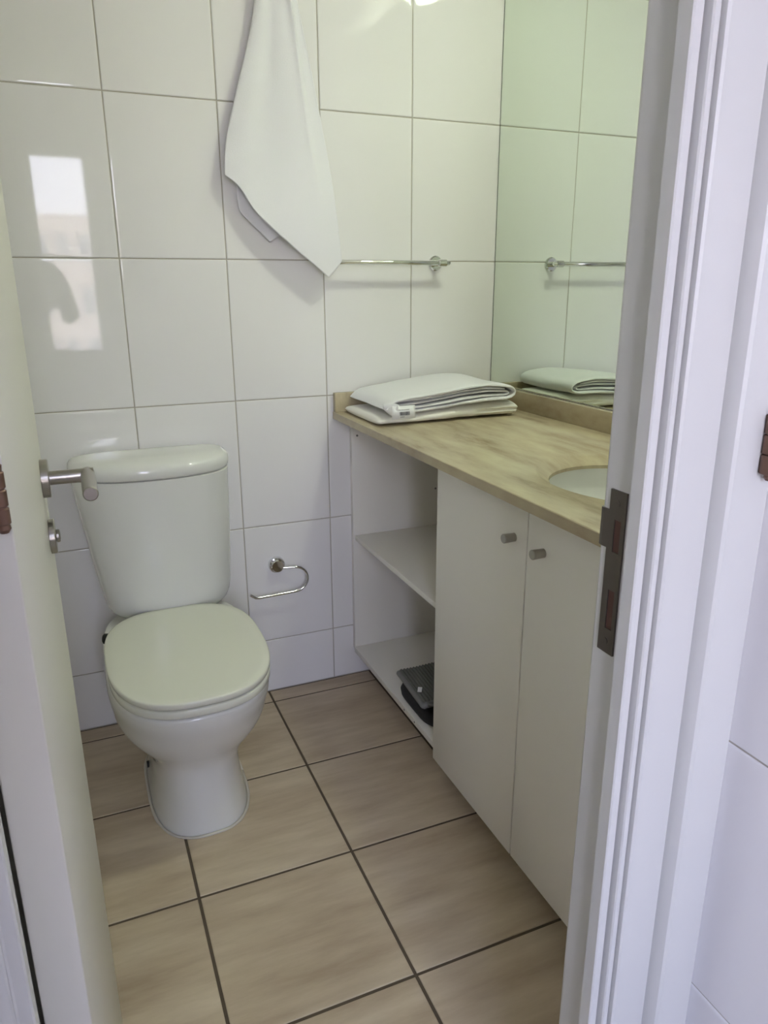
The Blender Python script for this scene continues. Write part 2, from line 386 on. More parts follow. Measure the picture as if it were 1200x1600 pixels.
# z, half width, front y, back y, front exponent
tab = [(0, .122, -.600, -.17, 2.7), (.02, .1185, -.596, -.17, 2.7), (.08, .111, -.588, -.17, 2.6), (.14, .108, -.583, -.17, 2.6), (.175, .115, -.582, -.165, 2.7), (.205, .135, -.597, -.16, 2.5),
       (.24, .166, -.626, -.15, 2.35), (.28, .186, -.656, -.13, 2.3), (.32, .193, -.678, -.10, 2.3), (.36, .197, -.698, -.07, 2.45), (.385, .1925, -.702, -.05, 2.6), (.3905, .1900, -.7005, -.05, 2.6), (.3925, .186, -.696, -.05, 2.6)]
def smooth_tab(tab, zs):
    rows = []
    for z in zs:
        acc = [0]*4; wt = 0
        for d in (-0.016, -0.008, 0, 0.008, 0.016):
            q = interp(tab, min(max(z+d, 0), tab[-1][0])); acc = [a+b_ for a, b_ in zip(acc, q[1:])]; wt += 1
        rows.append((z, *[a/wt for a in acc]))
    return rows
rows = smooth_tab(tab, [0.384*k/42 for k in range(42)]) + [tab[-3], tab[-2], tab[-1]]
bm = bmesh.new(); loft(bm, [egg(TX, r_[3], r_[2], r_[1], r_[0], r_[4], 4.0, 0.5) for r_ in rows] + [egg(TX, -.235, -.690, .180, .3925, 2.5, 3, .47), egg(TX, -.24, -.685, .175, .388, 2.5, 3, .47), egg(TX, -.25, -.675, .165, .370, 2.4, 3, .47), egg(TX, -.29, -.62, .12, .25, 2.2, 2.4, .47), egg(TX, -.34, -.54, .06, .18, 2, 2, .5)])
o = link('bowl', bm, M['ceramic'], toilet); angle_smooth(o, 60)
# seat and lid
def slab(name, zlist, m, yb, yf, w, nf, nb, frac, parent):
    bm = bmesh.new(); loft(bm, [egg(TX, yb-i_, yf+i_, w-i_, z, nf, nb, frac, 96) for z, i_ in zlist]); o = link(name, bm, m, parent); return angle_smooth(o, 55)
slab('seat', [(.3972, .012), (.3976, .0015), (.3995, 0), (.414, 0), (.4165, .0015), (.4172, .010)], M['plastic'], -.195, -.705, .1895, 2.65, 2.9, .47, toilet)
slab('lid', [(.4198, .010), (.4204, .003), (.4225, .001), (.4325, 0), (.4355, .001), (.437, .004), (.4376, .02)], M['plastic'], -.183, -.707, .191, 2.65, 2.9, .47, toilet)
for s in (-1, 1):
    bm = bmesh.new(); cyl(bm, (TX+s*0.085-0.03, -0.205, 0.405), (TX+s*0.085+0.03, -0.205, 0.405), 0.011, 20, 0.002)
    angle_smooth(link('seat_hinge', bm, M['plastic'], toilet))
# tank
tx = 0.020
def dsec(cx, w, yb, yf, z, n=2.6, N=72):
    out = []
    yc = yb - 0.055
    for k in range(N):
        t = 2*math.pi*k/N; c, s = math.cos(t), math.sin(t)
        nn = n if s < 0 else 6; L_ = (yc-yf) if s < 0 else (yb-yc)
        out.append((cx + w*math.copysign(abs(c)**(2/nn), c), yc + L_*math.copysign(abs(s)**(2/nn), s), z))
    return out
tt = [(.395, .125, -.150, .036), (.400, .140, -.160, .036), (.410, .155, -.172, .036), (.425, .166, -.184, .036), (.445, .174, -.194, .036), (.48, .180, -.201, .035), (.56, .188, -.207, .031), (.65, .196, -.211, .0265), (.74, .203, -.213, .022), (.800, .207, -.215, .020), (.8085, .2075, -.2155, .020), (.8095, .205, -.213, .020)]
bm = bmesh.new(); loft(bm, [dsec(cx_, w_, -.022, yf_, z, 2.7) for z, w_, yf_, cx_ in tt]); o = link('tank', bm, M['ceramic'], toilet); angle_smooth(o, 60)
tl = [(.8118, .206, -.214), (.8128, .2085, -.217), (.818, .211, -.220), (.830, .2125, -.2215), (.840, .211, -.2195), (.8475, .206, -.214), (.853, .197, -.204), (.857, .18, -.187), (.860, .15, -.172), (.8612, .11, -.158), (.8616, .05, -.142)]
bm = bmesh.new(); rings = []
for z, w_, yf_ in tl: rings.append(dsec(tx, w_, -.016-(0.2125-w_)*0.30, yf_, z, 2.45))
loft(bm, rings); o = link('tank_lid', bm, M['ceramic'], toilet); angle_smooth(o, 60)
# caulk bead and bolt hole
ring = egg(TX, -.168, -.603, .125, 0.0, 2.7, 4.0, 0.5, 80)
bm = bmesh.new(); pts = [Vector((p[0], p[1], 0.0015+0.0015*noise.noise(Vector(p)*30))) for p in ring]; pts.append(pts[0])
tube(bm, pts, [0.0038+0.0022*noise.noise(Vector(p)*25) for p in pts], 8); link('sealant_bead', bm, M['seal'], toilet, True)
bm = bmesh.new(); cyl(bm, (TX-0.119, -.33, .055), (TX-0.104, -.33, .055), .009, 16); link('bolt_hole', bm, M['black'], toilet)
bm = bmesh.new(); cyl(bm, (TX-0.12, -.265, .402), (TX-0.188, -.240, .402), .014, 16, 0.003); link('supply_valve', bm, M['black'], toilet)

# ------------------------------------------------------------------ vanity cabinet
vx, VF = 0.622, 0.640            # door face, carcass face
van = empty('vanity_cabinet', (VF, -0.78, 0.08), 'white laminate wall-hung vanity cabinet with open shelves and two doors', 'cabinet')
CB = 0.896
yend = YF+0.004
new_box('side_panel', (VF-0.006, XR-0.004, -0.020, -0.002, 0.104, CB), M['laminate'], van, 0.0008)
new_box('side_panel', (VF, XR-0.004, -0.655, -0.637, 0.112, CB), M['laminate'], van, 0.0008)
new_box('side_panel', (VF, XR-0.004, yend, yend+0.018, 0.112, CB), M['laminate'], van, 0.0008)
new_box('back_panel', (XR-0.010, XR-0.004, -0.637, -0.020, 0.122, CB), M['laminate'], van)
new_box('bottom_panel', (VF-0.008, XR-0.012, yend+0.018, -0.0205, 0.094, 0.112), M['laminate'], van, 0.0008)
new_box('shelf', (VF+0.0, XR-0.012, -0.637, -0.0205, 0.497, 0.513), M['laminate'], van, 0.0008)
new_box('shelf', (VF+0.03, XR-0.012, yend+0.018, -0.655, 0.497, 0.513), M['laminate'], van, 0.0008)
new_box('filler_panel', (VF-0.012, VF, yend, -1.404, 0.082, CB-0.006), M['laminate'], van)
for ya, yb_, ky in ((-1.0185, -0.6365, -0.975), (-1.402, -1.0225, -1.075)):
    d = new_box('door', (vx, VF-0.001, ya, yb_, 0.078, CB-0.006), M['laminate'], van, 0.0008)
    bm = bmesh.new(); z = 0.812
    tube(bm, [(vx+0.001, ky, z), (vx-0.001, ky, z), (vx-0.002, ky, z), (vx-0.025, ky, z), (vx-0.0262, ky, z), (vx-0.0263, ky, z)], [0.0090, 0.0090, 0.0088, 0.0098, 0.0088, 0.001], 28)
    k = link('knob', bm, M['nickel'], van); angle_smooth(k); k.parent = d; k.matrix_parent_inverse = Matrix.Identity(4)
    d['label'] = 'plain white door'
for (x, z) in ((0.652, 0.880), (0.652, 0.842), (0.740, 0.838), (0.93, 0.64)):
    bm = bmesh.new(); cyl(bm, (x, -0.0195, z), (x, -0.0212, z), 0.0035, 12); link('screw', bm, M['binding'], van)
for y in (-0.43, -0.50):
    bm = bmesh.new(); cyl(bm, (VF-0.0089, y, 0.103), (VF-0.0075, y, 0.103), 0.003, 12); link('screw', bm, M['binding'], van)

# ------------------------------------------------------------------ stone countertop with basin cut-out
ZT, ZBt = 0.920, 0.898
CXs, CYs = 0.862, -1.020
ct = empty('countertop', (0.86, -0.79, ZBt), 'beige veined stone countertop with raised edge along the walls', 'countertop')
cx0, cx1, cy0, cy1 = 0.580, 1.137, YF+0.002, -0.001
N_ = 96
angs = sorted([2*math.pi*k/N_ for k in range(N_)] + [math.atan2(y-CYs, x-CXs) % (2*math.pi) for x in (cx0, cx1) for y in (cy0, cy1)])
def rect_hit(a):
    c, s = math.cos(a), math.sin(a); ts = []
    if abs(c) > 1e-9: ts.append(((cx1 if c > 0 else cx0)-CXs)/c)
    if abs(s) > 1e-9: ts.append(((cy1 if s > 0 else cy0)-CYs)/s)
    t = min(ts); return (CXs+c*t, CYs+s*t)
def ell(a, rx, ry): # point on the ellipse in polar direction a
    c, s = math.cos(a), math.sin(a); r_ = 1/math.sqrt((c/rx)**2+(s/ry)**2); return (CXs+c*r_, CYs+s*r_)
bm = bmesh.new()
R0 = [(*rect_hit(a), ZBt) for a in angs]
R1 = [(*rect_hit(a), ZT-0.0015) for a in angs]
def inset(p, d): return (min(max(p[0], cx0+d), cx1-d), min(max(p[1], cy0+d), cy1-d))
R2 = [(*inset(rect_hit(a), 0.0015), ZT) for a in angs]
R3 = [(*ell(a, .177, .217), ZT) for a in angs]
R3b = [(*ell(a, .172, .212), ZT-0.003) for a in angs]
R4 = [(*ell(a, .162, .177), ZT-0.0105) for a in angs]
R4b = [(*ell(a, .157, .170), ZT-0.0145) for a in angs]
R5 = [(*ell(a, .157, .170), ZBt) for a in angs]
vr = loft(bm, [R0, R1, R2, R3, R3b, R4, R4b, R5], False, False); n = len(angs)
for k in range(n): bm.faces.new((vr[-1][k], vr[-1][(k+1) % n], vr[0][(k+1) % n], vr[0][k]))
angle_smooth(link('slab', bm, M['stone'], ct), 40)
new_box('upstand', (cx0+0.002, cx1, -0.021, -0.001, ZT, 0.978), M['stone'], ct, 0.0012)
new_box('upstand', (1.118, cx1, cy0, -0.0215, ZT, 0.9765), M['stone'], ct, 0.0012)
# basin
bs = empty('sink', (CXs, CYs, ZBt-0.15), 'white oval ceramic basin set under the stone countertop', 'sink')
bm = bmesh.new(); rings = []
for q in range(0, 15):
    t = q/14; f = math.cos(t*math.pi/2)**0.55 if t < 1 else 0.0; f = max(f, 0.10)
    rings.append([(*ell(a, .164*f, .178*f), ZBt-0.002-0.135*math.sin(t*math.pi/2)) for a in angs])
rings.append([(*ell(a, .02, .02), ZBt-0.139) for a in angs])
outer = []
for q in range(14, -1, -1):
    t = q/14; f = max(math.cos(t*math.pi/2)**0.55 if t < 1 else 0, 0.10)
    outer.append([(*ell(a, .164*f+.010, .178*f+.010), ZBt-0.002-0.145*math.sin(t*math.pi/2)) for a in angs])
vr = loft(bm, rings+outer, False, False)
for k in range(n): bm.faces.new((vr[-1][k], vr[-1][(k+1) % n], vr[0][(k+1) % n], vr[0][k]))
angle_smooth(link('basin', bm, M['ceramic'], bs), 60)
bm = bmesh.new(); cyl(bm, (CXs, CYs, ZBt-0.160), (CXs, CYs, ZBt-0.132), 0.022, 24, 0.002); angle_smooth(link('drain', bm, M['chrome'], bs))

# ------------------------------------------------------------------ mirror
mr = bmesh.new(); box(mr, 1.1380, 1.1416, -0.0034, -0.0016, 0.9785, 2.30, 1); box(mr, 1.1382, 1.1416, YF+0.01, -0.0035, 0.9785, 2.30, 1)
mr.faces.ensure_lookup_table()
for f in mr.faces:
    if abs(f.calc_center_median().x - 1.1382) < 1e-5: f.material_index = 0
o = link('mirror', mr, [M['mirror'], M['mirror_edge']]); tag(o, 'large frameless wall mirror standing on the stone upstand, beside the towel rail', 'mirror')

# ------------------------------------------------------------------ towel rail
rail = empty('towel_rail', (0.745, 0, 1.356), 'chrome towel rail on the tiled wall behind the tip of the hanging towel', 'towel rail')
zr, yr = 1.356, -0.052
bm = bmesh.new(); tube(bm, [(0.540, yr, zr), (0.541, yr, zr), (0.5425, yr, zr), (0.9475, yr, zr), (0.949, yr, zr), (0.950, yr, zr)], [0.001, 0.006, 0.0070, 0.0070, 0.006, 0.001], 24); angle_smooth(link('bar', bm, M['chrome'], rail))
for x in (0.565, 0.925):
    bm = bmesh.new(); tube(bm, [(x, 0, zr), (x, -0.006, zr), (x, -0.010, zr), (x, -0.0101, zr), (x, -0.042, zr)], [0.0225, 0.0225, 0.019, 0.0085, 0.0085], 32)
    cyl(bm, (x-0.013, yr, zr), (x+0.013, yr, zr), 0.0105, 28, 0.0015)
    angle_smooth(link('bracket', bm, M['chrome'], rail))

# ------------------------------------------------------------------ toilet paper holder
tp = empty('toilet_paper_holder', (0.378, 0, 0.446), 'empty chrome toilet paper holder with curved arm, right of the toilet', 'paper holder')
bm = bmesh.new(); tube(bm, [(0.378, 0.0, .446), (0.378, -0.008, .446), (0.378, -0.0125, .446), (0.378, -0.0126, .446), (0.378, -0.022, .446), (0.378, -0.025, .446), (0.378, -0.0252, .446)], [.027, .027, .0245, .021, .021, .0185, .001], 40)
angle_smooth(link('flange', bm, M['chrome'], tp))
pts = [(0.385, -0.019, .440), (0.40, -0.022, .4385), (0.4305, -0.028, .438)]
for k in range(1, 13):
    a = R(90 - 180*k/13); pts.append((0.4305+0.041*math.cos(a), -0.030, 0.397+0.041*math.sin(a)))
pts += [(0.430, -0.031, .356), (0.36, -0.032, .3545), (0.309, -0.032, .3535), (0.300, -0.032, .3550), (0.283, -0.032, .3675)]
bm = bmesh.new(); tube(bm, pts, 0.0042, 16); angle_smooth(link('arm', bm, M['chrome'], tp))

# ------------------------------------------------------------------ hanging towel
ht = empty('hanging_towel', (0.44, -0.03, 1.319), 'white towel hanging by its corner on the tiled wall above the toilet', 'towel')
def curve(pts, t):
    n = len(pts)-1; i = min(int(t*n), n-1); f = t*n-i
    p0, p1, p2, p3 = pts[max(i-1, 0)], pts[i], pts[i+1], pts[min(i+2, n)]
    return tuple(0.5*((2*b_)+(-a+c)*f+(2*a-5*b_+4*c-d)*f*f+(-a+3*b_-3*c+d)*f**3) for a, b_, c, d in zip(p0, p1, p2, p3))
def towel_sheet(left, right, bottom, y0, amp, ph, thick, name, ns=90, nt_=120):
    """left/right: silhouettes from the top down (x,z); bottom: (x,z) from left to right"""
    bm = bmesh.new(); grid = []
    for j in range(nt_+1):
        t = j/nt_; row = []
        for i in range(ns+1):
            s = i/ns
            Lp = curve(left, t); Rp = curve(right, t); Bp = curve(bottom, s); top = (left[0][0]*(1-s)+right[0][0]*s, left[0][1]*(1-s)+right[0][1]*s)
            B0, B1 = bottom[0], bottom[-1]
            x = (1-s)*Lp[0]+s*Rp[0] + (1-t)*top[0]+t*Bp[0] - ((1-s)*(1-t)*left[0][0]+s*(1-t)*right[0][0]+(1-s)*t*B0[0]+s*t*B1[0])
            z = (1-s)*Lp[1]+s*Rp[1] + (1-t)*top[1]+t*Bp[1] - ((1-s)*(1-t)*left[0][1]+s*(1-t)*right[0][1]+(1-s)*t*B0[1]+s*t*B1[1])
            fold = 0.55*math.sin(s*9.5+ph+0.9*t)+0.3*math.sin(s*17+1.3*ph-1.5*t) + 0.35*noise.noise(Vector((s*3, t*4, ph)))
            env = math.sin(math.pi*min(max(s, 0.0), 1))**0.5
            y = y0 - amp*(0.65+0.35*env) - amp*fold*(0.35+0.65*(1-t)**0.7)*env - 0.005*t
            # pressed crease near the lower middle
            dcr = (x-0.455)-(z-1.49)*0.55
            y -= 0.004*math.exp(-(dcr/0.006)**2)*math.exp(-((z-1.49)/0.05)**2)
            if name == 'towel_cloth':
                q_ = min(1, max(0, (1.72-z)/0.36)); y = y*(1-q_*q_*(3-2*q_)) - 0.0665*q_*q_*(3-2*q_)
            row.append(bm.verts.new((x, min(y, -0.006), z)))
        grid.append(row)
    for j in range(nt_):
        for i in range(ns): bm.faces.new((grid[j][i], grid[j+1][i], grid[j+1][i+1], grid[j][i+1]))
    o = link(name, bm, M['towel'], ht, True)
    md = o.modifiers.new('s', 'SOLIDIFY'); md.thickness = thick; md.offset = 0
    return o
towel_sheet([(0.425, 2.33), (0.402, 2.08), (0.378, 1.93), (0.328, 1.771), (0.292, 1.65), (0.2815, 1.571)],
            [(0.462, 2.335), (0.482, 2.10), (0.505, 1.975), (0.541, 1.80), (0.575, 1.60), (0.596, 1.357)],
            [(0.2815, 1.571), (0.317, 1.543), (0.352, 1.488), (0.39, 1.450), (0.430, 1.415), (0.477, 1.376), (0.520, 1.343), (0.546, 1.320), (0.553, 1.315), (0.563, 1.321), (0.596, 1.357)],
            -0.016, 0.017, 0.6, 0.004, 'towel_cloth')
towel_sheet([(0.425, 2.33), (0.40, 2.0), (0.350, 1.75), (0.325, 1.60), (0.317, 1.530), (0.321, 1.490)],
            [(0.462, 2.335), (0.47, 2.08), (0.48, 1.90), (0.485, 1.70), (0.48, 1.55), (0.46, 1.44)],
            [(0.321, 1.490), (0.330, 1.476), (0.350, 1.458), (0.375, 1.434), (0.396, 1.413), (0.403, 1.409), (0.41, 1.414), (0.43, 1.425), (0.46, 1.44)],
            -0.009, 0.004, 2.1, 0.0035, 'back_fold', 60, 80)
hk = empty('wall_hook', (0.444, 0, 2.34), 'chrome hook on the tiled wall holding the hanging towel', 'hook')
bm = bmesh.new(); tube(bm, [(0.444, 0, 2.35), (0.444, -0.006, 2.35), (0.444, -0.0061, 2.35), (0.444, -0.03, 2.345), (0.444, -0.055, 2.335), (0.444, -0.066, 2.345), (0.444, -0.068, 2.362)], [.02, .02, .006, .006, .006, .006, .006], 20)
angle_smooth(link('hook_body', bm, M['chrome'], hk))

# ------------------------------------------------------------------ folded towels on the counter
def ribbon(name, path, th, y0, y1, m, parent, jit=0.004, seed=0, ny=34, shear=None, zwarp=None, bev=0.35):
    """folded cloth: centre line path [(x,z)] with thickness th, swept from y0 to y1"""
    P2 = []
    for a, b_ in zip(path, path[1:]):
        d = math.dist(a, b_); k = max(1, int(d/0.010))
        P2 += [(a[0]+(b_[0]-a[0])*q/k, a[1]+(b_[1]-a[1])*q/k) for q in range(k)]
    P2.append(path[-1])
    for _ in range(2): P2 = [P2[0]] + [((a[0]+2*b_[0]+c[0])/4, (a[1]+2*b_[1]+c[1])/4) for a, b_, c in zip(P2, P2[1:], P2[2:])] + [P2[-1]]
    nrm = []
    for i in range(len(P2)):
        a = P2[max(i-1, 0)]; c = P2[min(i+1, len(P2)-1)]; dx, dz = c[0]-a[0], c[1]-a[1]; l = math.hypot(dx, dz) or 1; nrm.append((-dz/l, dx/l))
    bm = bmesh.new(); rings = []
    for j in range(ny+1):
        t = j/ny; y = y0+(y1-y0)*t; e_ = min(t, 1-t)*(y1-y0 if y1 > y0 else y0-y1); k = 1.0
        if e_ < th*0.5: k = bev + (1-bev)*math.sqrt(max(0, 1-(1-e_/(th*0.5))**2))
        ring = []
        N2 = len(P2)
        seq = [(P2[i], nrm[i], 1, i) for i in range(N2)] + [(P2[i], nrm[i], -1, i) for i in range(N2-1, -1, -1)]
        for (px, pz), (nx, nz), s, i in seq:
            en = min(i, N2-1-i); kk = k*(0.55 if en == 0 else 0.9 if en == 1 else 1)
            x = px + s*nx*th*0.5*kk; z = pz + s*nz*th*0.5*kk
            v = Vector((x*7+seed, y*7, z*14)); yy = y + jit*2*noise.noise(Vector((px*6+seed, pz*45, t*0.5)))*(1 if t < 0.5 else 0.6)
            x += jit*0.7*noise.noise(v); 
            dz = jit*0.6*noise.noise(Vector((px*9+seed, y*9, 3.1)))
            if zwarp: dz += zwarp(x, y)
            if shear: x += shear*(y-y0)
            ring.append((x, yy, z+dz))
        rings.append(ring)
    loft(bm, rings); o = link(name, bm, m, parent); return angle_smooth(o, 70)
Z0 = ZT+0.001
lt = empty('folded_towel', (0.84, -0.17, ZT), 'folded cream towel lying on the stone counter, under the other folded towel', 'towel', 'folded towels on the counter')
def hx(x):
    pts = [(.60, .023), (.66, .027), (.72, .030), (.80, .035), (.88, .043), (.95, .047), (1.02, .046), (1.07, .044)]
    for a, b_ in zip(pts, pts[1:]):
        if x <= b_[0]:
            t = max(0, (x-a[0])/(b_[0]-a[0])); t = t*t*(3-2*t)*0.5+t*0.5; return a[1]+(b_[1]-a[1])*t
    return pts[-1][1]
bm = bmesh.new(); rings = []; NX = 90
for i in range(NX+1):
    t = i/NX; x = .607+(1.060-.607)*t; H = hx(x); e_ = min(t, 1-t)*(1.060-.607)
    k = 1.0 if e_ > H*.5 else max(0.12, math.sqrt(max(0, 1-(1-e_/(H*.5))**2)))
    ring = []
    for q in range(56):
        a = 2*math.pi*q/56; c, s_ = math.cos(a), math.sin(a)
        yy = -.168 + .136*(0.94+0.06*k)*math.copysign(abs(c)**0.45, c); zz = H/2 + H/2*k*math.copysign(abs(s_)**0.75, s_)
        if x > .90 and c < 0: # fold line along the front of the thick end
            g_ = min(1, (x-.90)/.05)*math.exp(-((zz-H*.46)/.0035)**2); yy += .010*g_
        yy += .007*math.exp(-((x-.865)/.018)**2)*(c < 0) + .004*noise.noise(Vector((x*9, zz*30, 2)))
        zz += .0012*noise.noise(Vector((x*25, yy*25, 5)))*(zz > H*.2)
        ring.append((x, yy, Z0+max(zz, 0)))
    rings.append(ring)
loft(bm, rings); o = link('towel_body', bm, M['towel2'], lt); angle_smooth(o, 70)
ut = empty('folded_towel', (0.82, -0.17, ZT+0.03), 'folded white towel with a barcode tag, on top of the cream folded towel', 'towel', 'folded towels on the counter')
def sag(x, y):
    return hx(x) - 0.0335 + 0.004*math.exp(-((x-0.90)/0.12)**2)*((y+0.31)/0.28) - (0.004*((0.66-x)/0.04) if x < 0.66 else 0)
Z1 = Z0+.0345
upper = [(0.70, Z1+.0065), (0.80, Z1+.0065), (0.95, Z1+.006), (1.025, Z1+.007), (1.043, Z1+.015), (1.046, Z1+.026), (1.035, Z1+.037), (1.00, Z1+.0440), (0.92, Z1+.0480), (0.80, Z1+.0470), (0.70, Z1+.0440), (0.645, Z1+.038), (0.628, Z1+.022)]
ribbon('towel_body', upper, 0.0095, -0.312, -0.028, M['towel'], ut, 0.004, 7.0, zwarp=sag)
in1 = [(0.66, Z1+.0165), (0.80, Z1+.0170), (0.95, Z1+.0165), (1.015, Z1+.018), (1.026, Z1+.023), (1.018, Z1+.0290), (0.95, Z1+.0300), (0.80, Z1+.0295), (0.66, Z1+.027)]
ribbon('inner_layer', in1, 0.0075, -0.306, -0.032, M['towel'], ut, 0.004, 11.0, zwarp=sag)
in2 = [(0.66, Z1+.0375), (0.80, Z1+.0380), (0.95, Z1+.0385), (1.005, Z1+.0355)]
ribbon('inner_layer', in2, 0.0065, -0.304, -0.034, M['towel'], ut, 0.003, 15.0, zwarp=sag)
# front corner flap and tag
bm = bmesh.new()
fl = [[(0.619, -0.30, Z1+.030), (0.640, -0.315, Z1+.028), (0.662, -0.322, Z1+.030)], [(0.622, -0.305, Z1+.012), (0.640, -0.322, Z1+.008), (0.658, -0.326, Z1+.014)], [(0.640, -0.300, Z1-.004), (0.650, -0.318, Z1-.010), (0.660, -0.322, Z1-.002)]]
gv = [[bm.verts.new(p) for p in r_] for r_ in fl]
for j in range(2):
    for i in range(2): bm.faces.new((gv[j][i], gv[j+1][i], gv[j+1][i+1], gv[j][i+1]))
fo = link('corner_flap', bm, M['towel'], ut, True)
md = fo.modifiers.new('b', 'SUBSURF'); md.levels = 3; md.render_levels = 3; md = fo.modifiers.new('s', 'SOLIDIFY'); md.thickness = 0.004
tg = bmesh.new(); tx0, tz0, ty = 0.640, Z1-.014, -0.3235
rows_ = []
for k in range(9):
    s = k/8; rows_.append([tg.verts.new((tx0+0.070*s, ty-0.004*math.sin(s*math.pi), tz0)), tg.verts.new((tx0+0.070*s, ty-0.004*math.sin(s*math.pi)+0.004, tz0+0.036))])
for a, b_ in zip(rows_, rows_[1:]): tg.faces.new((a[0], b_[0], b_[1], a[1]))
to = link('price_tag', tg, M['tag'], ut, True); md = to.modifiers.new('s', 'SOLIDIFY'); md.thickness = 0.0006
to['label'] = 'white paper tag with barcode'
ik = bmesh.new(); x = tx0+0.022; rnd = random.Random(3)
def tpt(x, z):
    s = (x-tx0)/0.070; return (x, ty-0.004*math.sin(s*math.pi)+0.004*(z-tz0)/0.036-0.0009, z)
while x < tx0+0.052:
    w_ = rnd.choice((0.0005, 0.0009, 0.0014))
    ik.faces.new([ik.verts.new(tpt(*q)) for q in ((x, tz0+.010), (x+w_, tz0+.010), (x+w_, tz0+.020), (x, tz0+.020))]); x += w_+rnd.choice((0.0006, 0.0010))
for zz, xa, xb in ((tz0+.024, .019, .050), (tz0+.005, .024, .036)):
    x = tx0+xa
    while x < tx0+xb:
        ik.faces.new([ik.verts.new(tpt(*q)) for q in ((x, zz), (x+.0016, zz), (x+.0012, zz+.003), (x+.0004, zz+.003))]); x += 0.003
bc = link('barcode', ik, M['ink'], to); bc.matrix_parent_inverse = Matrix.Identity(4)

# ------------------------------------------------------------------ dark things on the bottom shelf
BZ = 0.112
bag = bmesh.new()
rings = []
for z, i_ in ((BZ+.0005, .006), (BZ+.004, 0), (BZ+.018, -.002), (BZ+.030, .002), (BZ+.036, .010)):
    rings.append([(0.725+(0.078-i_)*math.copysign(abs(math.cos(t))**0.4, math.cos(t)) + 0.003*noise.noise(Vector((t*2, z*30, 0))), -0.455+(0.115-i_)*math.copysign(abs(math.sin(t))**0.4, math.sin(t)), z + 0.003*noise.noise(Vector((math.cos(t)*2, math.sin(t)*2, z*9)))) for t in [2*math.pi*k/48 for k in range(48)]])
loft(bag, rings); o = link('black_pouch', bag, M['bag']); angle_smooth(o, 60); tag(o, 'flat black cloth pouch on the bottom shelf of the vanity', 'pouch')
rg = empty('folded_mat', (0.73, -0.42, BZ+.036), 'folded dark grey ribbed mat with white tags on the black pouch', 'mat')
bm = bmesh.new(); nx, ny = 110, 40; 
def mz(x, y): return BZ+.046+0.012*math.sin((y+0.55)*9)*0.5
for side in (0, 1):
    pass
def matpt(i, j, top):
    x = 0.655+0.155*i/nx; y = -0.525+0.195*j/ny
    x += 0.18*(y+0.43)*0.35
    z = BZ+.062 + (0.0042*abs(math.sin(i/nx*math.pi*15)) if top else -0.020) + 0.004*noise.noise(Vector((x*9, y*9, 0)))
    return (x, y, z)
top = [[bm.verts.new(matpt(i, j, True)) for i in range(nx+1)] for j in range(ny+1)]
bot = [[bm.verts.new(matpt(i, j, False)) for i in range(nx+1)] for j in range(ny+1)]
for j in range(ny):
    for i in range(nx):
        bm.faces.new((top[j][i], top[j][i+1], top[j+1][i+1], top[j+1][i])); bm.faces.new((bot[j][i], bot[j+1][i], bot[j+1][i+1], bot[j][i+1]))
for j in range(ny):
    bm.faces.new((top[j][0], top[j+1][0], bot[j+1][0], bot[j][0])); bm.faces.new((top[j+1][nx], top[j][nx], bot[j][nx], bot[j+1][nx]))
for i in range(nx):
    bm.faces.new((top[0][i+1], top[0][i], bot[0][i], bot[0][i+1])); bm.faces.new((top[ny][i], top[ny][i+1], bot[ny][i+1], bot[ny][i]))
link('ribbed_body', bm, M['mat'], rg)
bm = bmesh.new()
edge = [Vector(matpt(0, j, True))+Vector((-.002, 0, -.008)) for j in range(ny, -1, -1)] + [Vector(matpt(i, 0, True))+Vector((0, -.003, -.008)) for i in range(0, nx+1, 4)]
tube(bm, edge, 0.0085, 12); link('binding', bm, M['binding'], rg, True)
bm = bmesh.new()
p = Vector(matpt(6, 9, True)); box(bm, p.x-0.010, p.x+0.002, p.y+0.000, p.y+0.026, p.z+0.0055, p.z+0.0065)
bmesh.ops.rotate(bm, verts=bm.verts, cent=p, matrix=Matrix.Rotation(R(-30), 3, 'Z'))
link('care_tag', bm, M['tag'], rg)
bm = bmesh.new(); q = Vector(matpt(20, 0, True)); lp = [q+Vector((0.02*math.cos(a), -0.010-0.014*math.sin(a), -0.002)) for a in [math.pi*k/12 for k in range(-1, 14)]]
tube(bm, lp, 0.0028, 8); link('hanging_loop', bm, M['binding'], rg, True)

# ------------------------------------------------------------------ ceiling lamp
lm = empty('ceiling_lamp', (0.95, -0.95, ZC), 'round glowing ceiling lamp above the stone counter', 'lamp')
LX, LY = 0.95, -0.95
bm = bmesh.new(); tube(bm, [(LX, LY, ZC), (LX, LY, ZC-0.03), (LX, LY, ZC-0.0301)], [0.115, 0.115, 0.095], 40); angle_smooth(link('lamp_base', bm, M['frame_paint'], lm))
bm = bmesh.new(); tube(bm, [(LX, LY, ZC-0.0305), (LX, LY, ZC-0.045), (LX, LY, ZC-0.060), (LX, LY, ZC-0.068)], [0.09, 0.086, 0.06, 0.02], 40); angle_smooth(link('diffuser', bm, M['lamp'], lm), 70)

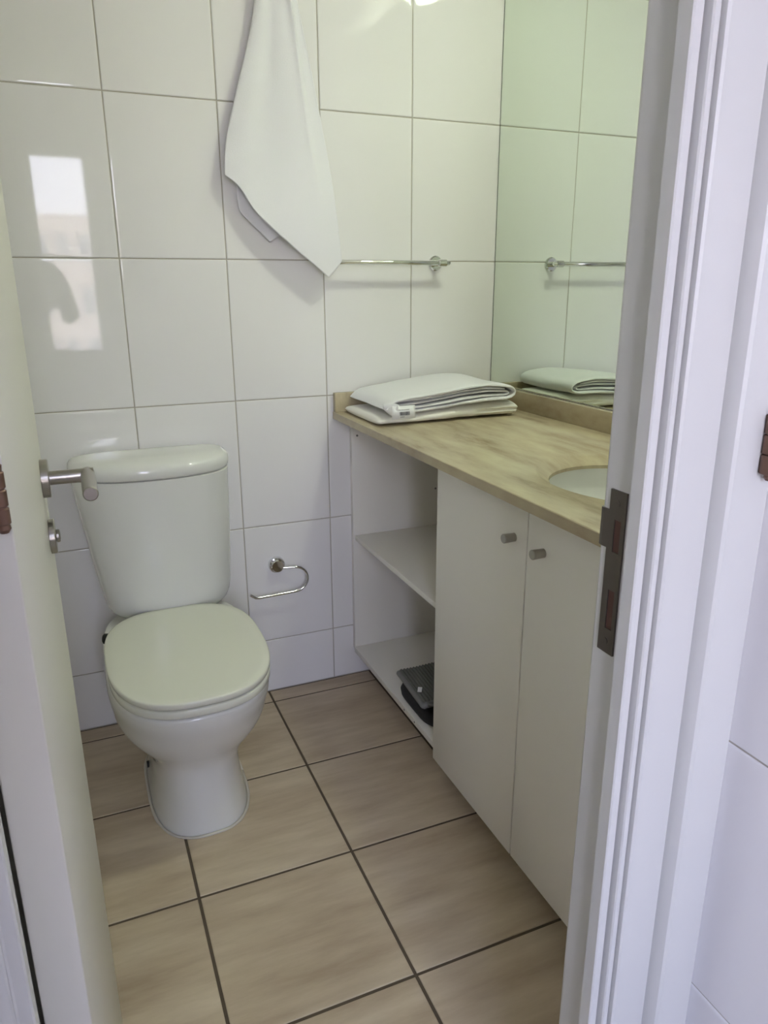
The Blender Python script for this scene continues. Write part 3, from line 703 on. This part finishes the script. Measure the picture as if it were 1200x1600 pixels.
# ------------------------------------------------------------------ buildings outside the window
def building(x, y, w, d, top, m, fl, cols, label):
    b_ = empty('apartment_building', (x, y, -22), label, 'building', 'apartment blocks outside the window')
    new_box('wall', (x-w/2, x+w/2, y-d, y, -22, top), m, b_)
    h = 2.9; ww = w/cols*0.27
    bm = bmesh.new(); box(bm, -ww, ww, -0.02, 0.04, -0.2, 1.3); wn = link('window', bm, M['win_dark'])
    bm = bmesh.new(); box(bm, -w*0.24, w*0.24, 0.02, 1.1, 0, 0.9); bn = link('balcony', bm, M['facade3'])
    first = True; r_ = 0
    while r_ < fl:
        for k in range(cols):
            o = wn if first else wn.copy(); 
            if not first: C.objects.link(o)
            first = False
            o.parent = b_; o.location = (-w/2+w*(k+0.5)/cols, 0, top+22-2.4-h*r_)
        o = bn if r_ == 0 else bn.copy()
        if r_: C.objects.link(o)
        o.parent = b_; o.location = (-w*0.06, 0, top+22-3.3-h*r_)
        r_ += 1
building(-2.5, -46, 9, 9, 5.2, M['facade'], 7, 8, 'cream apartment block mirrored in the glazed tiles on the left')
building(6.0, -60, 6, 9, 4.0, M['facade2'], 7, 3, 'pinkish apartment block mirrored in the glazed tiles')
building(-14, -50, 10, 9, 3.0, M['facade3'], 7, 5, 'white lower apartment block outside the window')
tag(new_box('ground', (-90, 90, -140, -5, -22.3, -22), M['wall_plaster']), kind='structure')

# ------------------------------------------------------------------ photographer, mirrored as a dark shape in the tiles
M['skin'] = mat('skin', (0.45, 0.28, 0.20), 0.5); M['shirt'] = mat('dark_shirt', (0.06, 0.065, 0.075), 0.9); M['trousers'] = mat('dark_trousers', (0.04, 0.045, 0.06), 0.9)
M['hair'] = mat('dark_hair', (0.03, 0.02, 0.015), 0.6); M['shoe'] = mat('grey_shoe', (0.12, 0.12, 0.12), 0.7); M['phone'] = mat('black_phone', (0.02, 0.02, 0.022), 0.15)
def skin(name, verts, edges, m, parent, root=0, sub=2):
    me = bpy.data.meshes.new(name); me.from_pydata([v[0] for v in verts], edges, []); me.materials.append(m)
    o = bpy.data.objects.new(name, me); C.objects.link(o)
    md = o.modifiers.new('skin', 'SKIN'); md.use_smooth_shade = True
    for i, v in enumerate(verts):
        d = me.skin_vertices[0].data[i]; r_ = v[1]; d.radius = r_ if isinstance(r_, tuple) else (r_, r_); d.use_root = (i == root)
    su = o.modifiers.new('sub', 'SUBSURF'); su.levels = sub; su.render_levels = sub
    if parent: o.parent = parent; o.matrix_parent_inverse = Matrix.Translation(-Vector(parent.location))
    return o
PX, PY = -0.345, -2.53
person = empty('person', (PX, PY, 0), 'person in dark clothes holding up a phone, mirrored dimly in the tiles beside the door', 'person')
cpos = Vector((CX, CY, CZ))
pc = cpos - fw*0.020 - u2*0.052 + r2*0.012            # middle of the phone, just behind the lens
V_ = []; E_ = []
def av(p, r_, par=None):
    V_.append((tuple(p), r_)); 
    if par is not None: E_.append((par, len(V_)-1))
    return len(V_)-1
pel = av((PX, PY, 0.94), (0.13, 0.10)); sp1 = av((PX, PY, 1.10), (0.115, 0.085), pel); ch = av((PX, PY+0.01, 1.28), (0.135, 0.095), sp1)
nb = av((PX, PY+0.01, 1.43), (0.058, 0.055), ch); nk = av((PX, PY+0.025, 1.49), 0.050, nb); jw = av((PX, PY+0.055, 1.545), (0.060, 0.078), nk)
hd1 = av((PX, PY+0.045, 1.61), (0.074, 0.094), jw); hd2 = av((PX, PY+0.035, 1.665), (0.066, 0.082), hd1)
nose = av((PX, PY+0.150, 1.585), 0.012, hd1)
for sx in (-1, 1): av((PX+sx*0.080, PY+0.035, 1.59), (0.012, 0.018), hd1)
arms = {}
for sx in (-1, 1):
    shd = av((PX+sx*0.165, PY+0.01, 1.385), 0.052, ch)
    elb = av((PX+sx*0.165+0.075, PY+0.13, 1.13), 0.038, shd)
    side = pc + r2*(sx*0.045) - u2*0.020
    wr = av(side - fw*0.030 - u2*0.105 + r2*sx*0.012, 0.026, elb)
    pm = av(side - fw*0.020 - u2*0.055 + r2*sx*0.014, (0.030, 0.017), wr)
    for k in range(4):
        b0 = side - fw*(0.004) + u2*(-0.040+0.019*k) + r2*sx*0.016
        i0 = av(b0, 0.0085, pm); ln = (0.030, 0.040, 0.043, 0.036)[k]
        i1 = av(b0 + fw*(0.020) + r2*sx*0.001, 0.008, i0); i2 = av(b0 + fw*0.026 - r2*sx*ln*0.55, 0.0075, i1); av(b0 + fw*0.020 - r2*sx*ln*0.9, 0.0065, i2)
    t0 = av(side - fw*0.022 - u2*0.030 + r2*sx*0.004, 0.011, pm); t1 = av(side - fw*0.018 + u2*0.002 - r2*sx*0.008, 0.010, t0); av(side - fw*0.014 + u2*0.022 - r2*sx*0.016, 0.0085, t1)
for sx in (-1, 1):
    hp = av((PX+sx*0.085, PY, 0.86), 0.085, pel); kn = av((PX+sx*0.10, PY+0.02, 0.48), 0.055, hp); an = av((PX+sx*0.11, PY-0.02, 0.09), 0.038, kn); av((PX+sx*0.12, PY+0.13, 0.04), 0.032, an)
skin('body', V_, E_, M['skin'], person)
def scaled(idx_edges, grow):
    ids = sorted({i for e in idx_edges for i in e}); mp_ = {k: n for n, k in enumerate(ids)}
    vv = []
    for i in ids:
        p_, r_ = V_[i]; r_ = r_ if isinstance(r_, tuple) else (r_, r_); vv.append((p_, (r_[0]+grow, r_[1]+grow)))
    return vv, [(mp_[a], mp_[b_]) for a, b_ in idx_edges], mp_
sh_e = [(pel, sp1), (sp1, ch), (ch, nb)]; tr_e = []
for a, b_ in E_:
    if a == ch and b_ not in (nb,): sh_e.append((a, b_)); sh_e += [(c, d) for c, d in E_ if c == b_]; el_ = [d for c, d in E_ if c == b_][0]; sh_e += [(c, d) for c, d in E_ if c == el_]
    if a == pel and b_ != sp1: tr_e.append((a, b_)); k_ = [d for c, d in E_ if c == b_][0]; tr_e.append((b_, k_)); an_ = [d for c, d in E_ if c == k_][0]; tr_e.append((k_, an_))
vv, ee, mp_ = scaled(sh_e, 0.012); skin('shirt', vv, ee, M['shirt'], person, mp_[pel])
vv, ee, mp_ = scaled(tr_e, 0.016); skin('trousers', vv, ee, M['trousers'], person, mp_[pel])
skin('hair', [((PX, PY+0.00, 1.60), (0.070, 0.060)), ((PX, PY+0.015, 1.66), (0.082, 0.088)), ((PX, PY+0.03, 1.70), (0.060, 0.070))], [(0, 1), (1, 2)], M['hair'], person)
for sx in (-1, 1):
    skin('shoe', [((PX+sx*0.11, PY-0.05, 0.045), 0.045), ((PX+sx*0.115, PY+0.05, 0.042), (0.046, 0.042)), ((PX+sx*0.122, PY+0.16, 0.036), (0.042, 0.034))], [(0, 1), (1, 2)], M['shoe'], person)
    bm = bmesh.new(); bmesh.ops.create_uvsphere(bm, u_segments=16, v_segments=10, radius=0.011, matrix=Matrix.Translation((PX+sx*0.030, PY+0.128, 1.612)))
    link('eye', bm, M['tag'], person, True)
ph = bmesh.new(); box(ph, -0.036, 0.036, -0.075, 0.075, -0.004, 0.004, 0, 0.003)
for f in ph.faces: f.material_index = 0
bmesh.ops.transform(ph, matrix=Matrix(((r2.x, u2.x, -fw.x, pc.x), (r2.y, u2.y, -fw.y, pc.y), (r2.z, u2.z, -fw.z, pc.z), (0, 0, 0, 1))), verts=ph.verts)
o = link('phone', ph, M['phone']); tag(o, 'black phone held up in both hands of the person', 'phone')
